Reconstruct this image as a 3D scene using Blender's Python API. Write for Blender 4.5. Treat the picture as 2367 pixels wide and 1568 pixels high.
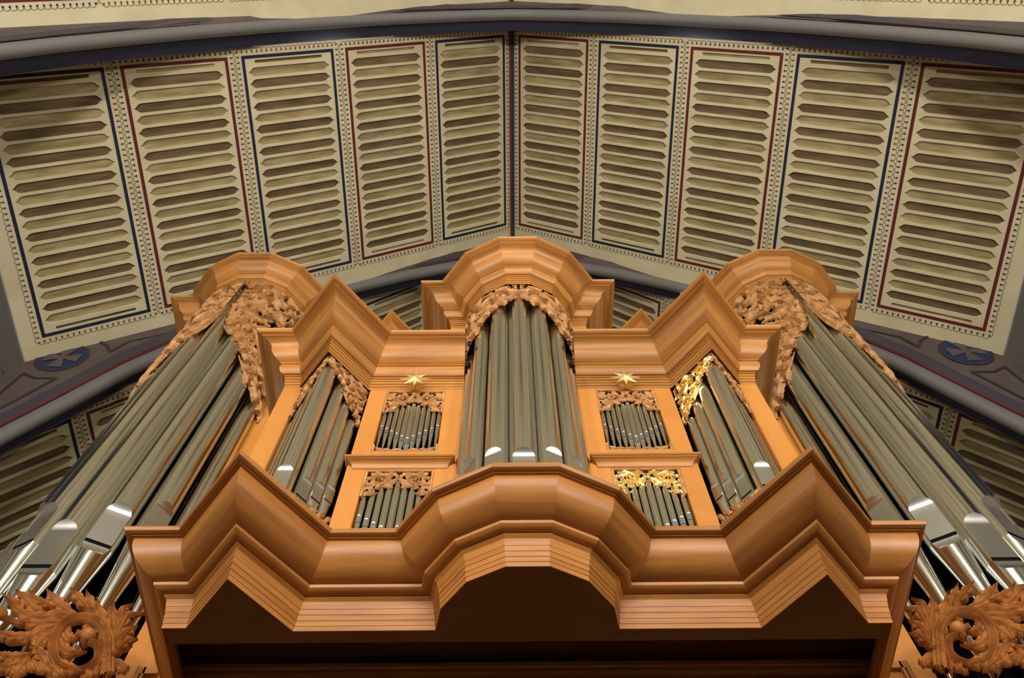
import bpy, math, random
from mathutils import Matrix, Vector
random.seed(7)
pi = math.pi
sin, cos, tan = math.sin, math.cos, math.tan
for o in list(bpy.data.objects): bpy.data.objects.remove(o)
SC = bpy.context.scene
COL = SC.collection
EYE = 1.6                                   # eye height above the church floor
# ------------------------------------------------------------------ camera
F_PX, PITCH, ROLL, YAW = 1984.756, 1.14122577, -0.01249966, -0.0063858
def basis():
    r = Vector((1, 0, 0)); f = Vector((0, cos(PITCH), sin(PITCH))); u = Vector((0, -sin(PITCH), cos(PITCH)))
    r2 = r*cos(ROLL) + u*sin(ROLL); u2 = u*cos(ROLL) - r*sin(ROLL)
    M = Matrix.Rotation(YAW, 3, 'Z')
    return M @ r2, M @ u2, M @ f
RX, UX, FX = basis()
cam = bpy.data.cameras.new('camera'); cam_o = bpy.data.objects.new('camera', cam); COL.objects.link(cam_o)
cam.sensor_width = 36.0; cam.lens = F_PX/2367*36; cam.clip_end = 200
CAM = Vector((-0.0674, 0, 0))
cam_o.matrix_world = Matrix(((RX.x, UX.x, -FX.x, CAM.x), (RX.y, UX.y, -FX.y, 0), (RX.z, UX.z, -FX.z, EYE), (0, 0, 0, 1)))
SC.camera = cam_o
# ------------------------------------------------------------------ world, lamps, exposure
w = bpy.data.worlds.new('world'); SC.world = w; w.use_nodes = True
w.node_tree.nodes['Background'].inputs[0].default_value = (1.0, 0.97, 0.92, 1)
w.node_tree.nodes['Background'].inputs[1].default_value = 5.0
def area(name, loc, target, size, power, col):
    l = bpy.data.lights.new(name, 'AREA'); l.shape = 'DISK'; l.size = size; l.energy = power; l.color = col
    o = bpy.data.objects.new(name, l); COL.objects.link(o); o.location = loc
    o.rotation_euler = (Vector(target) - Vector(loc)).to_track_quat('-Z', 'Y').to_euler()
    return o
area('nave_lamp', (-2.6, -5.0, 5.9), (-0.8, 2.6, 6.6), 0.7, 170, (1.0, 0.88, 0.70))
area('nave_lamp', (3.0, -5.0, 5.9), (0.8, 2.6, 6.6), 0.7, 170, (1.0, 0.88, 0.70))
area('ceiling_fill', (-4.6, -3.5, 5.0), (-1.5, 2.8, 16.0), 0.8, 330, (1.0, 0.94, 0.83))  # unseen fill lamps, added to brighten the ceiling
area('ceiling_fill', (4.6, -3.5, 5.0), (1.5, 2.8, 16.0), 0.8, 330, (1.0, 0.94, 0.83))
SC.view_settings.view_transform = 'Standard'; SC.view_settings.look = 'None'
SC.view_settings.exposure = 0.0; SC.view_settings.gamma = 1.0; SC.view_settings.use_curve_mapping = False

# ------------------------------------------------------------------ materials
def lin(r, g, b):
    f = lambda c: (c/255/12.92) if c/255 <= 0.04045 else ((c/255+0.055)/1.055)**2.4
    return (f(r), f(g), f(b), 1)
MATS = {}
def base(name, col, rough=0.6, metal=0.0, spec=0.5):
    m = bpy.data.materials.new(name); m.use_nodes = True
    b = m.node_tree.nodes['Principled BSDF']
    b.inputs['Base Color'].default_value = col; b.inputs['Roughness'].default_value = rough; b.inputs['Metallic'].default_value = metal
    b.inputs['Specular IOR Level'].default_value = spec
    MATS[name] = m
    return m, m.node_tree, b
def node(nt, t, **kw):
    n = nt.nodes.new(t)
    for k, v in kw.items(): setattr(n, k, v)
    return n
def wood(name, c1, c2, rough=0.42, tone=0.18, figure=0.5):
    m, nt, b = base(name, c1, rough)
    L = nt.links.new
    uv = node(nt, 'ShaderNodeUVMap'); oi = node(nt, 'ShaderNodeObjectInfo')
    add = node(nt, 'ShaderNodeVectorMath', operation='ADD')
    cmb = node(nt, 'ShaderNodeCombineXYZ'); mul = node(nt, 'ShaderNodeMath', operation='MULTIPLY'); mul.inputs[1].default_value = 37.0
    L(oi.outputs['Random'], mul.inputs[0])
    for k in range(3): L(mul.outputs[0], cmb.inputs[k])
    L(uv.outputs[0], add.inputs[0]); L(cmb.outputs[0], add.inputs[1])
    def noise(sx, sy, det):
        mp = node(nt, 'ShaderNodeMapping'); mp.inputs['Scale'].default_value = (sx, sy, 1)
        L(add.outputs[0], mp.inputs[0])
        n = node(nt, 'ShaderNodeTexNoise'); n.inputs['Scale'].default_value = 1; n.inputs['Detail'].default_value = det
        L(mp.outputs[0], n.inputs[0]); return n
    n1 = noise(1.6, 26, 5); n2 = noise(9, 320, 3); n3 = noise(2.2, 5, 2)
    mx = node(nt, 'ShaderNodeMath', operation='MULTIPLY_ADD'); L(n2.outputs[0], mx.inputs[0]); mx.inputs[1].default_value = 0.45; L(n1.outputs[0], mx.inputs[2])
    mx2 = node(nt, 'ShaderNodeMath', operation='MULTIPLY_ADD'); L(n3.outputs[0], mx2.inputs[0]); mx2.inputs[1].default_value = figure; L(mx.outputs[0], mx2.inputs[2])
    rp = node(nt, 'ShaderNodeMapRange'); rp.inputs[1].default_value = 0.6; rp.inputs[2].default_value = 1.3
    L(mx2.outputs[0], rp.inputs[0])
    mix = node(nt, 'ShaderNodeMix', data_type='RGBA'); mix.inputs[6].default_value = c1; mix.inputs[7].default_value = c2
    L(rp.outputs[0], mix.inputs[0])
    hs = node(nt, 'ShaderNodeHueSaturation'); mr = node(nt, 'ShaderNodeMapRange'); mr.inputs[3].default_value = 1-tone; mr.inputs[4].default_value = 1+tone
    L(oi.outputs['Random'], mr.inputs[0]); L(mr.outputs[0], hs.inputs['Value']); L(mix.outputs[2], hs.inputs['Color'])
    L(hs.outputs[0], b.inputs['Base Color'])
    bp = node(nt, 'ShaderNodeBump'); bp.inputs['Strength'].default_value = 0.06; bp.inputs['Distance'].default_value = 0.01
    L(n2.outputs[0], bp.inputs['Height']); L(bp.outputs[0], b.inputs['Normal'])
    return m
def mottled(name, c1, c2, scale=3.0, rough=0.7, stretch=(1, 1, 1), tone=0.0, lo=0.35, hi=0.65, spec=0.3):
    m, nt, b = base(name, c1, rough, 0, spec)
    L = nt.links.new
    tc = node(nt, 'ShaderNodeTexCoord'); oi = node(nt, 'ShaderNodeObjectInfo')
    mp = node(nt, 'ShaderNodeMapping'); mp.inputs['Scale'].default_value = stretch
    cmb = node(nt, 'ShaderNodeCombineXYZ'); mul = node(nt, 'ShaderNodeMath', operation='MULTIPLY'); mul.inputs[1].default_value = 53.0
    L(oi.outputs['Random'], mul.inputs[0])
    for k in range(3): L(mul.outputs[0], cmb.inputs[k])
    L(cmb.outputs[0], mp.inputs['Location'])
    L(tc.outputs['Object'], mp.inputs[0])
    n = node(nt, 'ShaderNodeTexNoise'); n.inputs['Scale'].default_value = scale; n.inputs['Detail'].default_value = 5
    L(mp.outputs[0], n.inputs[0])
    rp = node(nt, 'ShaderNodeMapRange'); rp.inputs[1].default_value = lo; rp.inputs[2].default_value = hi
    L(n.outputs[0], rp.inputs[0])
    mix = node(nt, 'ShaderNodeMix', data_type='RGBA'); mix.inputs[6].default_value = c1; mix.inputs[7].default_value = c2
    L(rp.outputs[0], mix.inputs[0])
    hs = node(nt, 'ShaderNodeHueSaturation'); mr = node(nt, 'ShaderNodeMapRange'); mr.inputs[3].default_value = 1-tone; mr.inputs[4].default_value = 1+tone
    L(oi.outputs['Random'], mr.inputs[0]); L(mr.outputs[0], hs.inputs['Value']); L(mix.outputs[2], hs.inputs['Color'])
    L(hs.outputs[0], b.inputs['Base Color'])
    return m
def metal(name, col, rough, r2):
    m, nt, b = base(name, col, rough, 1.0)
    L = nt.links.new
    tc = node(nt, 'ShaderNodeTexCoord'); mp = node(nt, 'ShaderNodeMapping'); mp.inputs['Scale'].default_value = (60, 60, 0.5)
    L(tc.outputs['Object'], mp.inputs[0])
    n = node(nt, 'ShaderNodeTexNoise'); n.inputs['Scale'].default_value = 1; n.inputs['Detail'].default_value = 3
    L(mp.outputs[0], n.inputs[0])
    rp = node(nt, 'ShaderNodeMapRange'); rp.inputs[3].default_value = rough; rp.inputs[4].default_value = r2
    L(n.outputs[0], rp.inputs[0]); L(rp.outputs[0], b.inputs['Roughness'])
    mix = node(nt, 'ShaderNodeMix', data_type='RGBA'); mix.inputs[6].default_value = col; mix.inputs[7].default_value = tuple(c*0.72 for c in col[:3])+(1,)
    L(n.outputs[0], mix.inputs[0]); L(mix.outputs[2], b.inputs['Base Color'])
    return m
WOOD = wood('oak', lin(190, 134, 66), lin(146, 92, 42))
IMPW = wood('oak_impost', lin(194, 132, 64), lin(142, 88, 40), 0.38, 0.22)  # impost oak, with a wider tone spread between boards
PANEL = wood('oak_panel', lin(200, 134, 60), lin(180, 114, 46), 0.45, 0.05, 0.3)
SHADEW = wood('oak_shaded', lin(92, 52, 28), lin(70, 38, 20), 0.5, 0.1)  # oak with the shade of soffits and enclosed boards put into its colour
CARVE = mottled('limewood', lin(196, 148, 96), lin(158, 110, 64), 14, 0.55, tone=0.06)
CARVE_DIM = mottled('carving_dim', lin(182, 122, 64), lin(144, 90, 45), 14, 0.5, tone=0.06)  # carving colour darkened for the weaker light at the pedal tower feet
GOLD, _, _ = base('gold_leaf', lin(250, 220, 150), 0.36, 1.0)
STARM, _, _ = base('star_gilt', lin(250, 226, 165), 0.35, 0.7)
TIN = metal('pipe_tin', (0.84, 0.85, 0.80, 1), 0.10, 0.22)
LIP = metal('pipe_lip', (0.78, 0.79, 0.78, 1), 0.2, 0.3)
LIPS, _, _ = base('small_lip', (0.30, 0.32, 0.33, 1), 0.38, 1.0)
VOID, _, _ = base('pipe_void', (0.004, 0.004, 0.006, 1), 0.9, 0, 0.1)  # black block colour in place of the shade inside a pipe mouth
INNER, _, _ = base('case_interior', (0.012, 0.010, 0.014, 1), 0.9, 0, 0.1)  # near-black colour gives the unlit depth behind the pipes
CREAM = mottled('cream_paint', lin(222, 212, 178), lin(210, 199, 164), 2.2, 0.75)
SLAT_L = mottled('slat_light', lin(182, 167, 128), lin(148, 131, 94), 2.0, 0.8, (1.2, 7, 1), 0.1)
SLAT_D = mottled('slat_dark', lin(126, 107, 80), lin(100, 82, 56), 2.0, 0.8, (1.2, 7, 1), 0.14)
RED, _, _ = base('red_line', lin(98, 24, 27), 0.7)
BLUE, _, _ = base('blue_line', lin(18, 29, 60), 0.7)
INKB, _, _ = base('dot_blue', lin(48, 52, 78), 0.8)
INKR, _, _ = base('dot_rust', lin(120, 74, 50), 0.8)
INK, _, _ = base('scallop_ink', lin(96, 85, 70), 0.8)
PLUM = mottled('plum_paint', lin(94, 82, 80), lin(84, 72, 71), 3, 0.75)
PLUMD, _, _ = base('plum_dark', lin(60, 53, 60), 0.75)
BROWN, _, _ = base('brown_line', lin(56, 41, 38), 0.8)
ROLLM, _, _ = base('roll_paint', lin(104, 101, 98), 0.6)
NAVY, _, _ = base('soffit_navy', lin(66, 68, 88), 0.95, 0, 0.05)
MEDB, _, _ = base('medallion_blue', lin(24, 42, 80), 0.7)
WALLM = mottled('wall_plaster', lin(150, 142, 128), lin(136, 128, 116), 1.2, 0.85)
STONE = mottled('floor_stone', lin(122, 112, 102), lin(102, 93, 86), 1.5, 0.6)
WALLB, _, _ = base('wall_navy', lin(58, 68, 92), 0.8)

# ------------------------------------------------------------------ mesh helpers
class MB:
    def __init__(s): s.v = []; s.f = []; s.uv = []; s.m = []
    def add(s, pts, faces, uvs=None, mat=0):
        o = len(s.v); s.v += [tuple(p) for p in pts]
        for f in faces:
            s.f.append([i+o for i in f]); s.m.append(mat)
            s.uv.append([uvs[i] for i in f] if uvs else None)
    def quad(s, a, b, c, d, mat=0): s.add([a, b, c, d], [(0, 1, 2, 3)], None, mat)
    def box(s, x0, x1, y0, y1, z0, z1, mat=0):
        P = [(x, y, z) for z in (z0, z1) for y in (y0, y1) for x in (x0, x1)]
        s.add(P, [(0, 2, 3, 1), (4, 5, 7, 6), (0, 1, 5, 4), (2, 6, 7, 3), (0, 4, 6, 2), (1, 3, 7, 5)], None, mat)
    def prism(s, poly, z0, z1, mat=0):      # plan polygon (x, y) extruded in z
        n = len(poly)
        s.add([(x, y, z0) for x, y in poly]+[(x, y, z1) for x, y in poly],
              [tuple(range(n))[::-1], tuple(range(n, 2*n))]+[(i, (i+1) % n, n+(i+1) % n, n+i) for i in range(n)], None, mat)
ORG = {}
def link(o, parent=None):
    COL.objects.link(o)
    if parent: o.parent = parent
    return o
def mesh_of(name, mb, mats, org=(0, 0, 0), smooth=False, grain=None):
    me = bpy.data.meshes.new(name)
    ox, oy, oz = org
    me.from_pydata([(x-ox, y-oy, z-oz) for x, y, z in mb.v], [], mb.f)
    for m in (mats if isinstance(mats, (list, tuple)) else [mats]): me.materials.append(m)
    me.polygons.foreach_set('material_index', mb.m)
    if grain is None:
        ext = [max(c)-min(c) for c in zip(*mb.v)]; k = ext.index(max(ext)); grain = [0, 0, 0]; grain[k] = 1
    g = Vector(grain).normalized()
    a = g.orthogonal().normalized(); b = g.cross(a)
    uvl = me.uv_layers.new(name='UVMap').data
    li = 0
    for f, u in zip(mb.f, mb.uv):
        for k, vi in enumerate(f):
            if u: uvl[li].uv = u[k]
            else:
                p = Vector(mb.v[vi]); uvl[li].uv = (p.dot(g), p.dot(a)+p.dot(b)*0.9)
            li += 1
    if smooth: me.polygons.foreach_set('use_smooth', [True]*len(me.polygons))
    me.update()
    return me
def obj(name, mb, mats, parent=None, smooth=False, grain=None, auto=None):
    org = ORG.get(parent.name, (0, 0, 0)) if parent else (0, 0, 0)
    me = mesh_of(name, mb, mats, org, smooth, grain)
    if auto is not None:
        me.polygons.foreach_set('use_smooth', [True]*len(me.polygons)); me.set_sharp_from_angle(angle=math.radians(auto))
    o = bpy.data.objects.new(name, me); link(o, parent); ORG[o.name] = org
    return o
def tag(o, label, cat=None, group=None, kind=None):
    if label: o['label'] = label
    if cat: o['category'] = cat
    if group: o['group'] = group
    if kind: o['kind'] = kind
    return o
def thing(name, loc, label, cat, group=None):
    o = bpy.data.objects.new(name, None); link(o); o.location = loc; o.empty_display_size = 0.1; ORG[o.name] = tuple(loc)
    return tag(o, label, cat, group)
def boxo(name, x0, x1, y0, y1, z0, z1, mat, parent=None, grain=None):
    mb = MB(); mb.box(x0, x1, y0, y1, z0, z1); return obj(name, mb, mat, parent, grain=grain)
def px_ray(x, y): return FX + RX*((x-1183.5)/F_PX) - UX*((y-784)/F_PX)
def on_y(x, y, Y): d = px_ray(x, y); return CAM + d*(Y/d.y)

# ================================================================== THE CHURCH
H = 16.0; SL = 0.8; SL3 = 1.19
YA = [0.328*H - 0.268*H*k for k in range(5)]      # front faces of the arches, far to near and behind the viewer
XW = 6.72                                         # where the boarded slope meets the wall cornice
fl = MB(); fl.box(-8, 8, -16, 11, -1.8, -1.6); tag(obj('floor', fl, STONE), 'grey brown stone church floor below the organ', kind='structure')
for s, nm in ((-1, 'wall_left'), (1, 'wall_right')):
    mb = MB(); mb.box(min(s*6.9, s*7.3), max(s*6.9, s*7.3), -16, 11, -1.6, 11.1)
    wl = tag(obj(nm, mb, WALLM), 'shadowed nave side wall with painted tracery under the ceiling', kind='structure')
    # blue ground, red edge and rounded tracery rims high on the wall beside the arch
    mb = MB(); mb.box(min(s*6.9, s*6.885), max(s*6.9, s*6.885), 1.6, 5.24, 8.6, 10.9); obj('blue_ground', mb, WALLB, wl)
    for k in range(6):
        yc = 2.12+k*0.6; zc = 9.98
        for rr, rt, mt, nm2 in ((0.26, 0.045, ROLLM, 'tracery_rim'), (0.17, 0.03, ROLLM, 'tracery_rim')):
            mb = MB(); N = 24; M = 6
            P = []
            for i in range(N):
                a = 2*pi*i/N; R = rr*(1+0.12*cos(3*a)) if rr < 0.2 else rr
                for j in range(M):
                    b = 2*pi*j/M
                    P.append((s*(6.87-rt*sin(b)), yc+(R+rt*cos(b))*cos(a), zc+(R+rt*cos(b))*sin(a)))
            mb.add(P, [(i*M+j, ((i+1) % N)*M+j, ((i+1) % N)*M+(j+1) % M, i*M+(j+1) % M) for i in range(N) for j in range(M)])
            obj(nm2, mb, mt, wl, smooth=True)
        mb = MB(); mb.box(min(s*6.88, s*6.86), max(s*6.88, s*6.86), yc+0.28, yc+0.32, 10.08, 10.3); obj('red_edge', mb, RED, wl)
    mb = MB()
    for i in range(6):
        P = []; Mn = 5
        for y in (-16, 11):
            for j in range(Mn):
                b = pi*j/(Mn-1); x = 6.73+0.028*i; z = 10.61-0.055*i
                P.append((s*(x+0.02-0.022*cos(b)), y, z-0.045*sin(b)+0.03*cos(b)))
        mb.add(P, [(j, j+1, Mn+j+1, Mn+j) for j in range(Mn-1)])
    tag(obj('trim_%d' % (1 if s < 0 else 2), mb, ROLLM, smooth=True), 'fluted grey cornice along the %s edge of the boarded ceiling' % ('left' if s < 0 else 'right'), kind='structure')
mb = MB(); mb.box(-8, 8, -12.4, -12.0, -1.6, 5.4); tag(obj('wall_front', mb, WALLM), 'unseen nave end wall, added to block low light and left open above', kind='structure')  # added out of view to keep low light off the organ's undersides
mb = MB(); mb.box(-8, 8, 10.6, 11, -1.6, 19); tag(obj('wall_back', mb, WALLM), 'plain end wall far behind the organ', kind='structure')

# ---- ceiling -------------------------------------------------------
def slope_matrix(side, sl, h, u, y, n=0.0):
    a = math.atan(sl); c, s_ = cos(a), sin(a)
    if side > 0: ux, nz = Vector((c, 0, -s_)), Vector((s_, 0, c)); uu = u
    else: ux, nz = Vector((c, 0, s_)), Vector((-s_, 0, c)); uu = -u
    p = Vector((0, y, h)) + ux*uu + nz*n
    return Matrix(((ux.x, 0, nz.x, p.x), (ux.y, 1, nz.y, p.y), (ux.z, 0, nz.z, p.z), (0, 0, 0, 1)))
PITCH_S, WID_S, ST_S = 0.0818*H, 0.0718*H, 0.0077*H
def slot_poly(W, hh):                        # half outline (upper) of a slot with ogee points at both ends
    t = 0.115
    return [(-W/2, 0), (-W/2+0.022, hh*0.12), (-W/2+0.05, hh*0.5), (-W/2+0.075, hh*0.86), (-W/2+t, hh), (W/2-t, hh), (W/2-0.075, hh*0.86), (W/2-0.05, hh*0.5), (W/2-0.022, hh*0.12), (W/2, 0)]
def strip_meshes(W, L, rows, tagname):
    """frame with slots, painted border, scallops for one boarded strip centred on 0"""
    IN = 0.07; p = (L-2*IN)/(rows+1.0); hh = p*0.385; SW = W-0.155; DEP = 0.03
    fr = MB()
    ys = [-L/2+IN+p*(k+1) for k in range(rows)]
    for yc in ys:
        up = slot_poly(SW, hh)
        for sg in (1, -1):
            e = [(x, yc+sg*y) for x, y in up]
            poly = [(-W/2, yc), *e, (W/2, yc), (W/2, yc+sg*p/2), (-W/2, yc+sg*p/2)]
            if sg > 0: poly = poly[::-1]
            fr.add([(x, y, 0) for x, y in poly], [tuple(range(len(poly)))])
            n = len(e); fr.add([(x, y, 0) for x, y in e]+[(x, y, DEP) for x, y in e], [(i, i+1, n+i+1, n+i) for i in range(n-1)])
    for sg in (1, -1):                       # end bands with the thin half slot
        y0 = sg*(L/2-IN-p/2); y1 = sg*L/2; a = sg*(L/2-0.115); b = sg*(L/2-0.07); wx = SW/2-0.12
        for q in ([(-W/2, y0), (W/2, y0), (W/2, a), (-W/2, a)], [(-W/2, b), (W/2, b), (W/2, y1), (-W/2, y1)], [(-W/2, a), (-wx, a), (-wx, b), (-W/2, b)], [(wx, a), (W/2, a), (W/2, b), (wx, b)]):
            fr.add([(x, y, 0) for x, y in q], [(0, 1, 2, 3)])
        for (xa, ya, xb, yb) in ((-wx, a, wx, a), (-wx, b, wx, b), (-wx, a, -wx, b), (wx, a, wx, b)):
            fr.add([(xa, ya, 0), (xb, yb, 0), (xb, yb, DEP), (xa, ya, DEP)], [(0, 1, 2, 3)])
    bd = MB(); lw = 0.045; zz = -0.004
    X, Y = W/2, L/2
    for q in ((-X, X, -Y, -Y+lw), (-X, X, Y-lw, Y), (-X, -X+lw, -Y+lw, Y-lw), (X-lw, X, -Y+lw, Y-lw)): bd.box(q[0], q[1], q[2], q[3], zz, 0)
    sc = MB(); zz = -0.003; off = 0.06
    def run(x0, y0, x1, y1, nx, ny):
        Ln = math.hypot(x1-x0, y1-y0); n = max(2, round(Ln/0.077)); tx, ty = (x1-x0)/Ln, (y1-y0)/Ln; st = Ln/n
        for k in range(n):
            cx_, cy_ = x0+tx*st*(k+.5), y0+ty*st*(k+.5)
            r = st*0.5; prev = None
            for j in range(7):
                a = pi*j/6; ci = []
                for rr in (r-0.0035, r+0.0035):
                    ci.append((cx_+tx*rr*-cos(a)+nx*rr*0.95*sin(a), cy_+ty*rr*-cos(a)+ny*rr*0.95*sin(a), zz))
                if prev: sc.add([prev[0], prev[1], ci[1], ci[0]], [(0, 1, 2, 3)], None, 0)
                prev = ci
            dx, dy = x0+tx*st*k-nx*0.012, y0+ty*st*k-ny*0.012; rd = 0.016
            sc.add([(dx+rd*cos(b*pi/3), dy+rd*sin(b*pi/3), zz) for b in range(6)], [(0, 1, 2, 3, 4, 5)], None, 1)
    a, b = X+off, Y+off
    run(-a, -b, a, -b, 0, -1); run(a, -b, a, b, 1, 0); run(a, b, -a, b, 0, 1); run(-a, b, -a, -b, -1, 0)
    sb = MB(); sb.box(-SW/2-0.02, SW/2+0.02, -hh-0.012, hh+0.012, DEP, DEP+0.02)
    hb = MB(); hb.box(-SW/2+0.08, SW/2-0.08, -0.04, 0.04, DEP, DEP+0.02)
    return dict(fr=mesh_of('louvre_frame', fr, CREAM), bd=bd, sc=sc, ys=ys, hy=L/2-0.092,
                sl=mesh_of('slat', sb, SLAT_L, grain=(1, 0, 0)), sd=mesh_of('slat', sb, SLAT_D, grain=(1, 0, 0)),
                hl=mesh_of('slat', hb, SLAT_L, grain=(1, 0, 0)), hd=mesh_of('slat', hb, SLAT_D, grain=(1, 0, 0)))
def put(name, me, M, parent):
    o = bpy.data.objects.new(name, me); link(o, parent); o.matrix_local = M; return o
ceil_mb = MB()
def field(sl, h, y0, y1, rects, xend):       # plain cream field of both slopes with openings for the strips
    k = math.hypot(1, sl)
    us = sorted({0.0, xend*k, *[r[0] for r in rects], *[r[1] for r in rects]})
    for side in (-1, 1):
        for i in range(len(us)-1):
            um = (us[i]+us[i+1])/2; hit = [r for r in rects if r[0] < um < r[1]]
            bands = [(y0, y1)] if not hit else [(y0, hit[0][2]), (hit[0][3], y1)]
            for a, b in bands:
                P = []
                for u, y in ((us[i], a), (us[i+1], a), (us[i+1], b), (us[i], b)):
                    P.append((side*u/k, y, h-u/k*sl))
                ceil_mb.add(P if side > 0 else P[::-1], [(3, 2, 1, 0)])
K2 = math.hypot(1, SL); K3 = math.hypot(1, SL3)
WS = WID_S*K2
BAYS = []
for b in range(4):                           # b = 0 is the bay over the organ front, then towards and behind the viewer
    ya = YA[b]; BAYS.append(dict(y0=(YA[b+1]+0.335 if b < 4 else ya-4), y1=ya, b0=ya-0.2395*H, b1=ya-0.023*H, sl=SL, h=H, k=K2, us=[(ST_S+PITCH_S*i)*K2 for i in range(5)], xe=XW, par=b % 2, full=(b == 0)))
Y3 = YA[0]+0.5; H3 = 2.99*Y3
BAYS.append(dict(y0=YA[0]+0.335, y1=10.6, b0=Y3, b1=Y3+0.2165*H, sl=SL3, h=H3, k=K3, us=[(0.0365+0.0674*i)*H*K3 for i in range(6)], xe=7.6, par=1, full=True))
for B in BAYS: field(B['sl'], B['h'], B['y0'], B['y1'], [(u, u+WS, B['b0'], B['b1']) for u in B['us']], B['xe'])
ceiling = tag(obj('ceiling', ceil_mb, CREAM), 'cream boarded pitched ceiling with slotted strips and painted borders', kind='structure')
SM = strip_meshes(WS, 0.2165*H, 19, 's')
BDM = [mesh_of('painted_border', SM['bd'], m) for m in (BLUE, RED)]
SCM = [mesh_of('scallop_border', SM['sc'], [INK, m]) for m in (INKR, INKB)]
for bi, B in enumerate(BAYS):
    yc = (B['b0']+B['b1'])/2
    for side in (-1, 1):
        for i, u in enumerate(B['us']):
            odd = (i + (0 if side < 0 else 1) + B['par']) % 2    # 0 blue, 1 red
            if len(B['us']) == 6: odd = (i + (1 if side < 0 else 0)) % 2
            M = lambda dy=0.0, n=0.0: slope_matrix(side, B['sl'], B['h'], u+WS/2, yc+dy, n)
            put('louvre_frame', SM['fr'], M(), ceiling)
            put('painted_border', BDM[odd], M(), ceiling)
            so = put('scallop_border', SCM[odd], M(), ceiling); so['kind'] = 'stuff'
            vis = B['full']
            if bi == 4: vis = i in ((0, 1, 3, 4, 5))
            if vis:
                for r, y in enumerate(SM['ys']):
                    if bi == 4 and r > 6: break
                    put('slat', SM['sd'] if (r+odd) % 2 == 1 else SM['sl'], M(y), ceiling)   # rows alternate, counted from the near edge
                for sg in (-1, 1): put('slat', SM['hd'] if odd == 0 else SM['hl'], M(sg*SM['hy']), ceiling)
            if not vis or bi == 4:
                mb = MB()
                for r, y in enumerate(SM['ys']):
                    if vis and r <= 6: continue
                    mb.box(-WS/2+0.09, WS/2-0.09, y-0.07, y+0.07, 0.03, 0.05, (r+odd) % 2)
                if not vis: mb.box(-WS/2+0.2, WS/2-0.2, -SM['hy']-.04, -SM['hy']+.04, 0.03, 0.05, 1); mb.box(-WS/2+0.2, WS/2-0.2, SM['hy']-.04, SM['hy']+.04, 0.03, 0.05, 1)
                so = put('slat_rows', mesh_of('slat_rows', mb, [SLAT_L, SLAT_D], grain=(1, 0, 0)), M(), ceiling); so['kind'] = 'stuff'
# ridge lines
for b in range(4):
    B = BAYS[b]
    for s, m, nm in ((-1, RED, 'ridge_line'), (1, BLUE, 'ridge_line')):
        mb = MB(); mb.box(min(0, s*0.035), max(0, s*0.035), B['y0'], B['y1'], H-0.07, H-0.02); obj(nm, mb, m, ceiling)

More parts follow.
